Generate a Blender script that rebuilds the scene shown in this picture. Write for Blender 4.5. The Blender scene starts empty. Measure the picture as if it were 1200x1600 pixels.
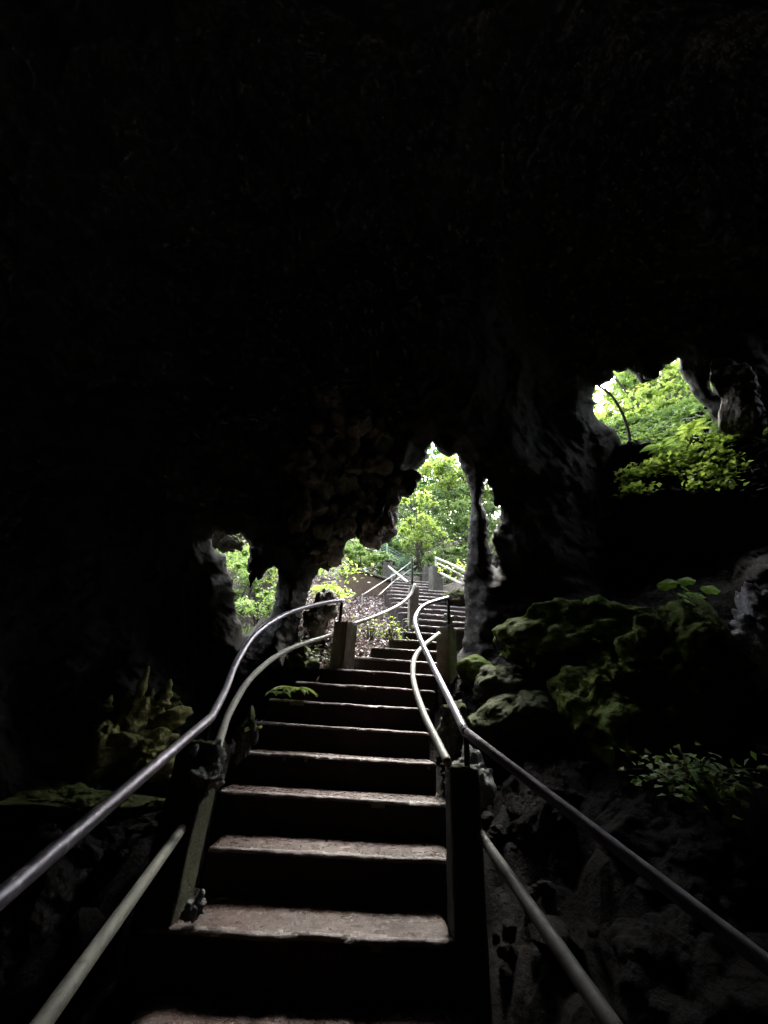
import bpy, bmesh, math, random
import numpy as np
from mathutils import Vector, Matrix
random.seed(5); RNG = np.random.default_rng(5)
scene = bpy.context.scene
COL = scene.collection

# ------------------------------------------------------------------ camera, sky, sun, exposure
TH, RO, YA, FPX = 0.502, -0.064, 0.034, 600.0      # pitch up, roll, yaw, focal length in pixels of a 1200 px wide frame
ca, sa = math.cos(YA), math.sin(YA)
r0 = Vector((ca, -sa, 0)); f0 = Vector((sa, ca, 0)); up = Vector((0, 0, 1))
FWD = f0*math.cos(TH) + up*math.sin(TH)
u0 = -f0*math.sin(TH) + up*math.cos(TH)
RIGHT = r0*math.cos(RO) - u0*math.sin(RO)
UP = r0*math.sin(RO) + u0*math.cos(RO)
cam_d = bpy.data.cameras.new('camera'); cam = bpy.data.objects.new('camera', cam_d); COL.objects.link(cam)
cam.matrix_world = Matrix(((RIGHT.x, UP.x, -FWD.x, 0), (RIGHT.y, UP.y, -FWD.y, 0), (RIGHT.z, UP.z, -FWD.z, 0), (0, 0, 0, 1)))
cam_d.sensor_fit = 'HORIZONTAL'; cam_d.sensor_width = 36; cam_d.lens = FPX/1200*36
cam_d.clip_start = 0.02; cam_d.clip_end = 500
scene.camera = cam

SUN_EL, SUN_AZ = 55, 20            # degrees; azimuth measured from +Y towards +X
world = bpy.data.worlds.new('World'); scene.world = world; world.use_nodes = True
nt = world.node_tree; nt.nodes.clear()
sky = nt.nodes.new('ShaderNodeTexSky'); sky.sky_type = 'NISHITA'; sky.sun_disc = False
sky.sun_elevation = math.radians(SUN_EL); sky.sun_rotation = math.radians(SUN_AZ)
sky.dust_density = 4.0; sky.air_density = 1.0; sky.ozone_density = 1.0
bg = nt.nodes.new('ShaderNodeBackground'); bg.inputs['Strength'].default_value = 0.15
wo = nt.nodes.new('ShaderNodeOutputWorld')
hs = nt.nodes.new('ShaderNodeHueSaturation'); hs.inputs['Saturation'].default_value = .3       # hazy, nearly white overcast
nt.links.new(sky.outputs[0], hs.inputs['Color']); nt.links.new(hs.outputs[0], bg.inputs['Color']); nt.links.new(bg.outputs[0], wo.inputs['Surface'])
sun_d = bpy.data.lights.new('sun', 'SUN'); sun_d.energy = 1.0; sun_d.angle = math.radians(14); sun_d.color = (1, .95, .86)
sun = bpy.data.objects.new('sun', sun_d); COL.objects.link(sun)
e, a = math.radians(SUN_EL), math.radians(SUN_AZ)
sd = Vector((math.sin(a)*math.cos(e), math.cos(a)*math.cos(e), math.sin(e)))
sun.rotation_euler = sd.to_track_quat('Z', 'Y').to_euler()
scene.view_settings.view_transform = 'Standard'; scene.view_settings.look = 'None'
scene.view_settings.exposure = 3.5; scene.view_settings.gamma = 1
scene.cycles.max_bounces = 8; scene.cycles.diffuse_bounces = 5; scene.cycles.transmission_bounces = 4
scene.cycles.use_denoising = True
scene.cycles.sample_clamp_indirect = 6.0
scene.cycles.caustics_reflective = False; scene.cycles.caustics_refractive = False

# ------------------------------------------------------------------ geometry helpers
RIGHTn, UPn, FWDn = np.array(RIGHT), np.array(UP), np.array(FWD)
def ray(px, py):                                    # unit direction through a photo pixel
    px, py = np.asarray(px, float), np.asarray(py, float)
    d = FWDn + RIGHTn*((px-600)/FPX)[..., None] + UPn*((800-py)/FPX)[..., None]
    return d/np.linalg.norm(d, axis=-1, keepdims=True)
def R(px, py, dist): return Vector(ray(px, py)*dist)
def P(px, py, D):                                   # point at forward (Y) distance D
    d = ray(px, py); return Vector(d*(D/d[1]))
T_, R_ = 0.312, 0.17
def stair_z(y): return -0.892 + R_*(y-1.761)/T_
def PH(px, py, h):                                  # point on the plane h above the stair pitch line
    d = ray(px, py); k = R_/T_
    t = (-0.892 - 1.761*k + h)/(d[2]-k*d[1]); return Vector(d*t)
def Xat(px, D, z):
    lo, hi = -30., 30.
    for _ in range(50):
        m = (lo+hi)/2; v = np.array((m, D, z)); c = 600+FPX*(v@RIGHTn)/(v@FWDn)
        if c < px: lo = m
        else: hi = m
    return m

_perm = np.random.default_rng(11).permutation(4096)
def _h(ix, iy, iz, s=0):
    return _perm[(ix*73 + _perm[(iy*37 + _perm[(iz*131+s*977) & 4095]) & 4095]) & 4095]/4095.0
def vnoise(p, s=0):                                 # value noise, -1..1
    i = np.floor(p).astype(int); f = p-i; f = f*f*(3-2*f); out = 0
    for dx in (0, 1):
        for dy in (0, 1):
            for dz in (0, 1):
                w = (f[:, 0] if dx else 1-f[:, 0])*(f[:, 1] if dy else 1-f[:, 1])*(f[:, 2] if dz else 1-f[:, 2])
                out = out + w*_h(i[:, 0]+dx, i[:, 1]+dy, i[:, 2]+dz, s)
    return out*2-1
def fbm(p, sc, octv=4, s=0, gain=.5):
    o = 0; a = 1.; t = 0
    for k in range(octv):
        o = o + a*vnoise(p*sc*(2**k)+k*17.3, s+k); t += a; a *= gain
    return o/t
def worley(p, s=0):
    i = np.floor(p).astype(int); best = np.full(len(p), 9.)
    for dx in (-1, 0, 1):
        for dy in (-1, 0, 1):
            for dz in (-1, 0, 1):
                c = i+np.array((dx, dy, dz))
                q = c + np.stack([_h(c[:, 0], c[:, 1], c[:, 2], s+k) for k in (1, 2, 3)], 1)
                best = np.minimum(best, ((p-q)**2).sum(1))
    return np.sqrt(best)
def lobes(p, sc, s=0): return np.sqrt(np.clip(1-np.clip(worley(p*sc, s), 0, 1)**2, 0, 1))

def mesh_np(name, V, faces, mat=None, parent=None, smooth=True, mats=None, midx=None):
    """faces: list of integer arrays (each n x k) -> one mesh object"""
    me = bpy.data.meshes.new(name)
    faces = [np.asarray(f) for f in (faces if isinstance(faces, list) else [faces]) if len(f)]
    V = np.asarray(V, np.float32)
    loops = np.concatenate([f.ravel() for f in faces]).astype(np.int32)
    tot = np.concatenate([np.full(len(f), f.shape[1]) for f in faces]).astype(np.int32)
    st = np.concatenate([[0], np.cumsum(tot)[:-1]]).astype(np.int32)
    me.vertices.add(len(V)); me.vertices.foreach_set('co', V.ravel())
    me.loops.add(len(loops)); me.loops.foreach_set('vertex_index', loops)
    me.polygons.add(len(tot)); me.polygons.foreach_set('loop_start', st)
    try: me.polygons.foreach_set('loop_total', tot)
    except Exception: pass
    me.polygons.foreach_set('use_smooth', np.full(len(tot), bool(smooth)))
    me.update(calc_edges=True); me.validate()
    if mats:
        for m in mats: me.materials.append(m)
        if midx is not None: me.polygons.foreach_set('material_index', np.asarray(midx, np.int32))
    elif mat: me.materials.append(mat)
    o = bpy.data.objects.new(name, me); COL.objects.link(o)
    if parent: o.parent = parent
    return o
def tag(o, label=None, cat=None, group=None, kind=None):
    if label: o['label'] = label
    if cat: o['category'] = cat
    if group: o['group'] = group
    if kind: o['kind'] = kind
    return o
def empty(name, loc, label, cat, group=None):
    o = bpy.data.objects.new(name, None); COL.objects.link(o); o.location = loc; o.empty_display_size = .2
    return tag(o, label, cat, group)
def adopt(child, root):                             # geometry is authored in world space
    child.parent = root; child.matrix_parent_inverse = Matrix.Translation(-Vector(root.location)); return child

class MB:                                           # collects numpy pieces
    def __init__(s): s.V = []; s.F = {}; s.n = 0
    def add(s, V, F):
        V = np.asarray(V, float)
        for f in (F if isinstance(F, list) else [F]):
            f = np.asarray(f)
            if len(f): s.F.setdefault(f.shape[1], []).append(f+s.n)
        s.V.append(V); s.n += len(V)
    def build(s, name, mat, root=None, smooth=True):
        o = mesh_np(name, np.concatenate(s.V), [np.concatenate(v) for v in s.F.values()], mat, None, smooth)
        if root: adopt(o, root)
        return o
def smooth_path(pts, n=10):
    pts = [np.array(p, float) for p in pts]
    if len(pts) < 3: return np.array([pts[0]+(pts[-1]-pts[0])*t for t in np.linspace(0, 1, n+1)])
    P_ = [2*pts[0]-pts[1]]+pts+[2*pts[-1]-pts[-2]]; out = []
    for i in range(1, len(P_)-2):
        a, b, c, d = P_[i-1:i+3]
        for t in np.linspace(0, 1, n, endpoint=False):
            out.append(.5*((2*b)+(-a+c)*t+(2*a-5*b+4*c-d)*t*t+(-a+3*b-3*c+d)*t**3))
    out.append(pts[-1]); return np.array(out)
def tube(path, rad, seg=12, cap=True, rough=0.0, s=0):
    path = np.asarray(path); n = len(path); rad = np.broadcast_to(np.asarray(rad, float), (n,))
    tan = np.gradient(path, axis=0); tan /= np.linalg.norm(tan, axis=1, keepdims=True)+1e-9
    ref = np.array((0, 0, 1.)) if abs(tan[0][2]) < .9 else np.array((1., 0, 0))
    V = []
    u = np.cross(tan[0], ref); u /= np.linalg.norm(u)
    for i in range(n):
        u = u-tan[i]*(u@tan[i]); u /= np.linalg.norm(u); v = np.cross(tan[i], u)
        ang = np.arange(seg)*2*math.pi/seg
        V.append(path[i]+rad[i]*(np.cos(ang)[:, None]*u+np.sin(ang)[:, None]*v))
    V = np.concatenate(V)
    if rough:
        c = np.repeat(path, seg, 0); V = V+(V-c)/np.repeat(rad, seg)[:, None]*(rough*fbm(V, 9, 3, s))[:, None]
    i, j = np.meshgrid(np.arange(n-1), np.arange(seg), indexing='ij'); i = i.ravel(); j = j.ravel()
    q = np.stack([i*seg+j, i*seg+(j+1) % seg, (i+1)*seg+(j+1) % seg, (i+1)*seg+j], 1)
    F = [q]
    if cap:
        V = np.concatenate([V, path[:1]-tan[:1]*rad[0]*.4, path[-1:]+tan[-1:]*rad[-1]*.4]); k = n*seg; jj = np.arange(seg)
        F.append(np.stack([(jj+1) % seg, jj, np.full(seg, k)], 1))
        F.append(np.stack([(n-1)*seg+jj, (n-1)*seg+(jj+1) % seg, np.full(seg, k+1)], 1))
    return V, F
def boxgrid(size, n, bevel=.0):
    """subdivided box centred on the origin in x,y with base at z=0"""
    bm = bmesh.new(); bmesh.ops.create_cube(bm, size=1)
    bmesh.ops.subdivide_edges(bm, edges=bm.edges[:], cuts=1, use_grid_fill=True)
    bm.free()
    sx, sy, sz = size; nx, ny, nz = n; V = []; F = []; idx = {}
    def vid(i, j, k):
        if (i, j, k) not in idx: idx[(i, j, k)] = len(V); V.append(((i/nx-.5)*sx, (j/ny-.5)*sy, k/nz*sz))
        return idx[(i, j, k)]
    for i in range(nx):
        for j in range(ny):
            F.append([vid(i, j, 0), vid(i, j+1, 0), vid(i+1, j+1, 0), vid(i+1, j, 0)])
            F.append([vid(i, j, nz), vid(i+1, j, nz), vid(i+1, j+1, nz), vid(i, j+1, nz)])
    for i in range(nx):
        for k in range(nz):
            F.append([vid(i, 0, k), vid(i+1, 0, k), vid(i+1, 0, k+1), vid(i, 0, k+1)])
            F.append([vid(i, ny, k), vid(i, ny, k+1), vid(i+1, ny, k+1), vid(i+1, ny, k)])
    for j in range(ny):
        for k in range(nz):
            F.append([vid(0, j, k), vid(0, j, k+1), vid(0, j+1, k+1), vid(0, j+1, k)])
            F.append([vid(nx, j, k), vid(nx, j+1, k), vid(nx, j+1, k+1), vid(nx, j, k+1)])
    V = np.array(V)
    if bevel:                                       # round the upright and upper edges
        b = bevel; h = np.array((sx/2-b, sy/2-b)); c = V.copy()
        c[:, 0] = np.clip(V[:, 0], -h[0], h[0]); c[:, 1] = np.clip(V[:, 1], -h[1], h[1]); c[:, 2] = np.minimum(V[:, 2], sz-b)
        d = V-c; L = np.linalg.norm(d, axis=1); m = L > 1e-9
        V[m] = c[m]+d[m]/L[m][:, None]*np.minimum(L[m], b)[:, None]
    return V, np.array(F)
def rotz(V, a):
    c, s = math.cos(a), math.sin(a); W = V.copy(); W[:, 0] = V[:, 0]*c-V[:, 1]*s; W[:, 1] = V[:, 0]*s+V[:, 1]*c; return W
_ico = {}
def ico(sub):
    if sub not in _ico:
        bm = bmesh.new(); bmesh.ops.create_icosphere(bm, subdivisions=sub, radius=1)
        _ico[sub] = (np.array([v.co[:] for v in bm.verts]), np.array([[v.index for v in f.verts] for f in bm.faces])); bm.free()
    return _ico[sub]
def rock_np(c, r, rz=0, sub=5, seed=0, amp=.28, fine=.05, fs=4.):
    U, F = ico(sub); V = U.copy()
    V = V*(1+amp*fbm(U+seed*7.7, 1.1, 3, seed))[:, None]
    # flattened facets, as broken limestone
    rg = np.random.default_rng(seed)
    for _ in range(9):
        n = rg.normal(size=3); n /= np.linalg.norm(n); d = rg.uniform(.62, .9); k = V@n; m = k > d
        V[m] -= np.outer((k[m]-d)*.8, n)
    V = V*np.array(r); V = rotz(V, rz)+np.array(c)
    nrm = (V-np.array(c)); nrm /= np.linalg.norm(nrm, axis=1, keepdims=True)
    V = V+nrm*(fine*fbm(V, fs, 5, seed+3, .6)+fine*.8*(lobes(V, fs*1.1, seed)-.5)-fine*.9*(1-np.abs(fbm(V, fs*.8, 5, seed+9, .55))*3).clip(-1, 1))[:, None]
    return V, F

# ------------------------------------------------------------------ materials
def new_mat(name):
    m = bpy.data.materials.new(name); m.use_nodes = True; t = m.node_tree; t.nodes.clear()
    o = t.nodes.new('ShaderNodeOutputMaterial'); b = t.nodes.new('ShaderNodeBsdfPrincipled')
    t.links.new(b.outputs[0], o.inputs[0]); return m, t, b, o
def node(t, typ, **kw):
    n = t.nodes.new(typ)
    for k, v in kw.items():
        if k in n.inputs: n.inputs[k].default_value = v
        else: setattr(n, k, v)
    return n
def noise_n(t, scale, detail=8, rough=.6, vec=None):
    n = node(t, 'ShaderNodeTexNoise', Scale=scale, Detail=detail, Roughness=rough)
    if vec is None:
        tc = t.nodes.get('tc') or t.nodes.new('ShaderNodeTexCoord'); tc.name = 'tc'; vec = tc.outputs['Object']
    t.links.new(vec, n.inputs['Vector']); return n
def ramp(t, fac, stops):
    r = t.nodes.new('ShaderNodeValToRGB'); t.links.new(fac, r.inputs[0]); el = r.color_ramp.elements
    while len(el) < len(stops): el.new(.5)
    for e_, (p, c) in zip(el, stops): e_.position = p; e_.color = (*c, 1) if len(c) == 3 else c
    return r
def g3(v): return (v, v, v)
def rock_mat(name, dark, light, rough=(.55, .9), moss=None, moss_amt=.5, bump=.6, bscale=18, mosslow=.3, spec=.4, wetspots=0):
    m, t, b, o = new_mat(name)
    n1 = noise_n(t, 2.2, 10, .62); n2 = noise_n(t, 11, 10, .7); n3 = noise_n(t, bscale*2.5, 8, .7)
    mix = node(t, 'ShaderNodeMath', operation='MULTIPLY_ADD'); t.links.new(n2.outputs[0], mix.inputs[0]); mix.inputs[1].default_value = .5
    hf = node(t, 'ShaderNodeMath', operation='MULTIPLY'); t.links.new(n1.outputs[0], hf.inputs[0]); hf.inputs[1].default_value = .55
    t.links.new(hf.outputs[0], mix.inputs[2])
    c = ramp(t, mix.outputs[0], [(.38, dark), (.55, tuple((np.array(dark)+np.array(light))/2)), (.68, light)])
    col = c.outputs[0]
    if moss:
        geo = t.nodes.new('ShaderNodeNewGeometry'); sx = t.nodes.new('ShaderNodeSeparateXYZ'); t.links.new(geo.outputs['Normal'], sx.inputs[0])
        a1 = node(t, 'ShaderNodeMath', operation='MULTIPLY_ADD'); t.links.new(n1.outputs[0], a1.inputs[0]); a1.inputs[1].default_value = 1.6
        t.links.new(sx.outputs[2], a1.inputs[2])
        a2 = node(t, 'ShaderNodeMath', operation='MULTIPLY_ADD'); t.links.new(n2.outputs[0], a2.inputs[0]); a2.inputs[1].default_value = .9
        t.links.new(a1.outputs[0], a2.inputs[2])
        lo = 2.0-moss_amt*1.6
        r = node(t, 'ShaderNodeMapRange'); t.links.new(a2.outputs[0], r.inputs['Value'])
        r.inputs['From Min'].default_value = lo; r.inputs['From Max'].default_value = lo+.35
        nm = noise_n(t, 45, 6, .7)
        mc = ramp(t, nm.outputs[0], [(.35, tuple(x*.45 for x in moss)), (.7, moss)])
        mx = node(t, 'ShaderNodeMix', data_type='RGBA'); t.links.new(r.outputs[0], mx.inputs[0]); t.links.new(col, mx.inputs[6]); t.links.new(mc.outputs[0], mx.inputs[7])
        col = mx.outputs[2]
    t.links.new(col, b.inputs['Base Color'])
    rr = ramp(t, n2.outputs[0], [(.35, g3(rough[0])), (.65, g3(rough[1]))]); t.links.new(rr.outputs[0], b.inputs['Roughness'])
    b.inputs['Specular IOR Level'].default_value = spec
    bp = node(t, 'ShaderNodeBump', Strength=bump, Distance=.03); t.links.new(n3.outputs[0], bp.inputs['Height'])
    nb = noise_n(t, bscale*.6, 10, .7)
    bp2 = node(t, 'ShaderNodeBump', Strength=bump, Distance=.08); t.links.new(nb.outputs[0], bp2.inputs['Height']); t.links.new(bp2.outputs[0], bp.inputs['Normal'])
    t.links.new(bp.outputs[0], b.inputs['Normal'])
    return m
def leaf_mat(name, c1, c2, trans=.45, rough=.5, scale=1.3):
    m, t, b, o = new_mat(name)
    n = noise_n(t, scale, 4, .6); n2 = noise_n(t, 14, 2, .5)
    ad = node(t, 'ShaderNodeMath', operation='MULTIPLY_ADD'); t.links.new(n2.outputs[0], ad.inputs[0]); ad.inputs[1].default_value = .6
    hf = node(t, 'ShaderNodeMath', operation='MULTIPLY'); t.links.new(n.outputs[0], hf.inputs[0]); hf.inputs[1].default_value = .5; t.links.new(hf.outputs[0], ad.inputs[2])
    c = ramp(t, ad.outputs[0], [(.4, c1), (.7, c2)])
    t.links.new(c.outputs[0], b.inputs['Base Color']); b.inputs['Roughness'].default_value = rough; b.inputs['Specular IOR Level'].default_value = .35
    tr = t.nodes.new('ShaderNodeBsdfTranslucent')
    br = node(t, 'ShaderNodeMix', data_type='RGBA', blend_type='MULTIPLY'); br.inputs[0].default_value = 1; t.links.new(c.outputs[0], br.inputs[6]); br.inputs[7].default_value = (1.4, 1.55, .8, 1)
    t.links.new(br.outputs[2], tr.inputs[0])
    ms = t.nodes.new('ShaderNodeMixShader'); ms.inputs[0].default_value = trans
    t.links.new(b.outputs[0], ms.inputs[1]); t.links.new(tr.outputs[0], ms.inputs[2]); t.links.new(ms.outputs[0], o.inputs[0])
    return m
def metal_mat(name, base, metallic=.0, rough=(.3, .55), bump=.12, speck=None, scale=30):
    m, t, b, o = new_mat(name)
    n = noise_n(t, scale, 8, .7); n2 = noise_n(t, 5, 6, .6)
    c = ramp(t, n2.outputs[0], [(.3, tuple(x*.6 for x in base)), (.65, base)])
    col = c.outputs[0]
    if speck:
        sp = ramp(t, n.outputs[0], [(.56, g3(0)), (.66, g3(1))])
        mx = node(t, 'ShaderNodeMix', data_type='RGBA'); t.links.new(sp.outputs[0], mx.inputs[0]); t.links.new(col, mx.inputs[6]); mx.inputs[7].default_value = (*speck, 1); col = mx.outputs[2]
    t.links.new(col, b.inputs['Base Color']); b.inputs['Metallic'].default_value = metallic
    rr = ramp(t, n.outputs[0], [(.35, g3(rough[0])), (.65, g3(rough[1]))]); t.links.new(rr.outputs[0], b.inputs['Roughness'])
    bp = node(t, 'ShaderNodeBump', Strength=bump, Distance=.01); t.links.new(n.outputs[0], bp.inputs['Height']); t.links.new(bp.outputs[0], b.inputs['Normal'])
    return m

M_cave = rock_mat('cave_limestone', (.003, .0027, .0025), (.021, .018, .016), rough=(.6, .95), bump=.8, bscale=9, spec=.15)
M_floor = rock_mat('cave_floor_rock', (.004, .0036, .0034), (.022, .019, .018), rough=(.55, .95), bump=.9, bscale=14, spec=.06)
M_moss = rock_mat('mossy_rock', (.012, .011, .01), (.06, .055, .05), moss=(.24, .36, .05), moss_amt=.78, bump=.9, bscale=22, spec=.12)
M_mosslt = rock_mat('rock_with_sparse_moss', (.02, .018, .017), (.10, .09, .085), moss=(.14, .18, .04), moss_amt=.5, bump=.9, bscale=18, spec=.2)
M_yellow = rock_mat('lichened_flowstone', (.18, .15, .09), (.68, .62, .38), moss=(.45, .46, .14), moss_amt=.6, bump=.7, bscale=20)
M_wet = rock_mat('wet_lit_flowstone', (.3, .3, .36), (.85, .85, .95), rough=(.12, .45), bump=.8, bscale=16)  # near-white so that the light falling on this rock is in its colour
M_dkpost = rock_mat('shaded_weathered_concrete', (.035, .033, .028), (.12, .115, .095), moss=(.08, .1, .04), moss_amt=.25, bump=.5, bscale=20)
M_daylit = rock_mat('daylit_limestone', (.035, .03, .026), (.30, .265, .225), bump=.9, bscale=12, spec=.2)  # lit copy of the cave limestone, daylight put into a lighter colour
M_flute = rock_mat('lit_fluted_concrete', (.22, .215, .19), (.85, .84, .78), bump=.5, bscale=30)  # made paler in place of light on the post's right face
_t = M_flute.node_tree; _mp = _t.nodes.new('ShaderNodeMapping'); _mp.inputs['Scale'].default_value = (6, 6, .7)       # pale and dark streaks down the post, raising the flute contrast
_t.links.new(_t.nodes['tc'].outputs['Object'], _mp.inputs['Vector'])
for _l in list(_t.links):
    if _l.to_node.type == 'TEX_NOISE' and _l.to_socket.name == 'Vector': _t.links.new(_mp.outputs[0], _l.to_socket)
M_crust = rock_mat('lime_crusted_concrete', (.12, .13, .13), (.75, .8, .78), rough=(.3, .8), bump=1, bscale=30)
M_post = rock_mat('weathered_concrete', (.12, .11, .10), (.36, .34, .29), moss=(.1, .13, .05), moss_amt=.18, bump=.35, bscale=26)
M_mosspost = rock_mat('mossy_concrete', (.07, .07, .04), (.24, .24, .15), moss=(.12, .15, .05), moss_amt=.5, bump=.9, bscale=40)
M_litsoil = rock_mat('soil_under_litter', (.03, .024, .018), (.09, .07, .055), bump=.8, bscale=20)
M_wall = rock_mat('tan_retaining_wall', (.07, .05, .035), (.17, .125, .09), bump=.4, bscale=12)

def tread_mat():
    m, t, b, o = new_mat('wet_brown_concrete')
    n1 = noise_n(t, 3, 8, .65); n2 = noise_n(t, 26, 10, .75); n3 = noise_n(t, 90, 6, .75)
    c = ramp(t, n1.outputs[0], [(.3, (.018, .008, .006)), (.55, (.05, .026, .019)), (.75, (.085, .051, .040))])
    sp = ramp(t, n2.outputs[0], [(.56, g3(0)), (.7, g3(1))])
    mx = node(t, 'ShaderNodeMix', data_type='RGBA'); t.links.new(sp.outputs[0], mx.inputs[0]); t.links.new(c.outputs[0], mx.inputs[6]); mx.inputs[7].default_value = (.11, .08, .07, 1)
    n4 = noise_n(t, 130, 3, .6); gr = ramp(t, n4.outputs[0], [(.64, g3(0)), (.70, g3(1))]); n5 = noise_n(t, 7, 3, .6); gp_ = ramp(t, n5.outputs[0], [(.45, g3(0)), (.65, g3(1))])
    gm = node(t, 'ShaderNodeMath', operation='MULTIPLY'); t.links.new(gr.outputs[0], gm.inputs[0]); t.links.new(gp_.outputs[0], gm.inputs[1])
    mg = node(t, 'ShaderNodeMix', data_type='RGBA'); t.links.new(gm.outputs[0], mg.inputs[0]); t.links.new(mx.outputs[2], mg.inputs[6]); mg.inputs[7].default_value = (.75, .72, .7, 1)  # near-white dots painted in for wet sparkle
    t.links.new(mg.outputs[2], b.inputs['Base Color'])
    rr = ramp(t, n2.outputs[0], [(.38, g3(.08)), (.5, g3(.3)), (.62, g3(.6))]); t.links.new(rr.outputs[0], b.inputs['Roughness'])
    b1 = node(t, 'ShaderNodeBump', Strength=.5, Distance=.012); t.links.new(n2.outputs[0], b1.inputs['Height'])
    b2 = node(t, 'ShaderNodeBump', Strength=.55, Distance=.006); t.links.new(n3.outputs[0], b2.inputs['Height']); t.links.new(b1.outputs[0], b2.inputs['Normal'])
    b.inputs['Coat Weight'].default_value = .3; b.inputs['Coat Roughness'].default_value = .05; b.inputs['Specular IOR Level'].default_value = .3; t.links.new(b2.outputs[0], b.inputs['Coat Normal'])
    b3 = node(t, 'ShaderNodeBump', Strength=.9, Distance=.008); t.links.new(n3.outputs[0], b3.inputs['Height']); t.links.new(b1.outputs[0], b3.inputs['Normal']); t.links.new(b3.outputs[0], b.inputs['Coat Normal'])
    t.links.new(b2.outputs[0], b.inputs['Normal']); return m
M_tread = tread_mat()
M_riser = rock_mat('shaded_riser', (.012, .008, .0075), (.045, .028, .026), rough=(.4, .8), bump=.4, bscale=20)  # shade on the step fronts put into a darker colour
M_nose = rock_mat('lit_lip_nosing', (.12, .08, .07), (.62, .55, .53), rough=(.25, .6), bump=.7, bscale=40, spec=.6)  # bright light on the step lips painted as a pale strip
M_pipe = metal_mat('worn_steel_pipe', (.36, .34, .40), .75, (.28, .5), .25, (.6, .58, .64), 40)
M_pipeg = metal_mat('painted_pipe', (.42, .42, .36), .0, (.4, .65), .3, (.2, .2, .15), 30)
M_pipedk = metal_mat('shaded_pipe', (.09, .085, .075), .0, (.5, .75), .3, (.04, .04, .035), 30)  # shaded copy of the painted pipe, for the near right lower rail
M_steeldk = metal_mat('shaded_steel', (.16, .15, .17), .4, (.5, .75), .35, (.07, .06, .06), 40)  # shaded copy of the steel pipe, where the right top rail fades out
M_pipelight = metal_mat('pale_painted_pipe', (.42, .42, .37), .0, (.45, .65), .2, (.22, .21, .17), 30)
M_green = metal_mat('green_painted_metal', (.2, .34, .26), .0, (.4, .6), .2, None, 30)
M_dkmetal = metal_mat('dark_rusted_metal', (.05, .045, .05), .3, (.4, .7), .3, None, 30)
L_yellow = leaf_mat('yellow_green_leaves', (.19, .255, .08), (.37, .44, .17), .48)  # this and the next two leaf colours paled in place of outdoor haze
L_mid = leaf_mat('green_leaves', (.09, .15, .055), (.22, .295, .13), .42)
L_grey = leaf_mat('grey_green_leaves', (.11, .17, .085), (.26, .33, .19), .42)
L_deep = leaf_mat('deep_green_leaves', (.03, .09, .025), (.08, .18, .05), .4)
L_round = leaf_mat('bright_round_leaf', (.26, .45, .06), (.4, .6, .12), .5)
M_bark = rock_mat('bark', (.04, .035, .028), (.16, .14, .11), bump=.8, bscale=30)
def litter_mat():
    m, t, b, o = new_mat('dead_leaves')
    n = noise_n(t, 9, 4, .7)
    c = ramp(t, n.outputs[0], [(.3, (.16, .12, .11)), (.5, (.38, .32, .31)), (.7, (.6, .54, .55))])
    t.links.new(c.outputs[0], b.inputs['Base Color']); b.inputs['Roughness'].default_value = .55; return m
M_litter = litter_mat()


# ------------------------------------------------------------------ the cave shell with its openings
H1 = [(676,687),(683,699),(694,712),(704,713),(714,705),(718,722),(727,742),(734,765),(736,790),(733,830),(732,858),(728,880),(727,905),(726,940),(727,975),(722,1005),(722,1050),
      (480,1060),(468,1015),(465,990),(472,955),(484,925),(490,905),(503,885),(512,893),(524,882),(536,866),(541,846),(556,840),(572,848),(588,856),(606,846),(620,838),(623,812),(622,790),(626,776),(640,780),(645,764),(644,746),(655,730),(668,717),(670,700)]
H2 = [(757,750),(762,747),(768,762),(771,786),(777,795),(781,784),(783,788),(780,806),(779,822),(771,834),(769,846),(776,862),(783,884),(776,889),(769,883),(768,862),(763,848),(762,829),(764,815),(758,797),(753,785),(756,768)]
H3 = [(330,842),(338,828),(350,836),(362,838),(376,831),(387,845),(389,866),(385,890),(392,901),(399,903),(403,909),(411,904),(418,889),(427,884),(435,892),(432,918),(428,945),(421,962),(404,976),(392,992),(381,990),(373,968),(366,940),(366,908),(353,884),(353,866),(337,860)]
H4 = [(930,604),(940,603),(958,592),(960,580),(970,584),(979,577),(993,588),(1006,600),(1014,597),(1026,590),(1031,577),(1046,567),(1060,562),(1063,582),(1076,606),(1088,624),(1105,640),(1112,655),(1150,720),(1160,800),(985,800),(976,735),(972,695),(957,668),(936,657),(929,640),(926,620)]
H5 = [(1109,594),(1121,590),(1128,583),(1132,589),(1124,606),(1114,614),(1110,606)]
H6 = [(1139,569),(1147,567),(1147,578),(1141,580)]
H7 = [(1183,576),(1196,570),(1215,572),(1210,584),(1192,583)]
H8 = [(440,899),(448,895),(457,897),(454,901),(444,903)]
H9 = [(1266,470),(1272,400),(1310,360),(1380,370),(1410,440),(1400,530),(1350,600),(1290,580),(1270,530)]        # unseen opening beyond the right edge of the view, shaped for sky fill light
HOLES = [H1, H2, H3, H4, H5, H6, H9]
def poly_sd(px, py, poly):                          # signed distance, negative inside the polygon
    poly = np.array(poly, float); d = np.full(px.shape, 1e9); ins = np.zeros(px.shape, bool); n = len(poly)
    for i in range(n):
        a = poly[i]; b = poly[(i+1) % n]; e_ = b-a
        wx, wy = px-a[0], py-a[1]; t = np.clip((wx*e_[0]+wy*e_[1])/(e_@e_), 0, 1)
        d = np.minimum(d, (wx-e_[0]*t)**2+(wy-e_[1]*t)**2)
        c = ((a[1] <= py) & (b[1] > py)) | ((b[1] <= py) & (a[1] > py))
        with np.errstate(divide='ignore', invalid='ignore'): xi = a[0]+(py-a[1])/(b[1]-a[1])*e_[0]
        ins ^= c & (px < xi)
    return np.where(ins, -1, 1)*np.sqrt(d)
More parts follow.
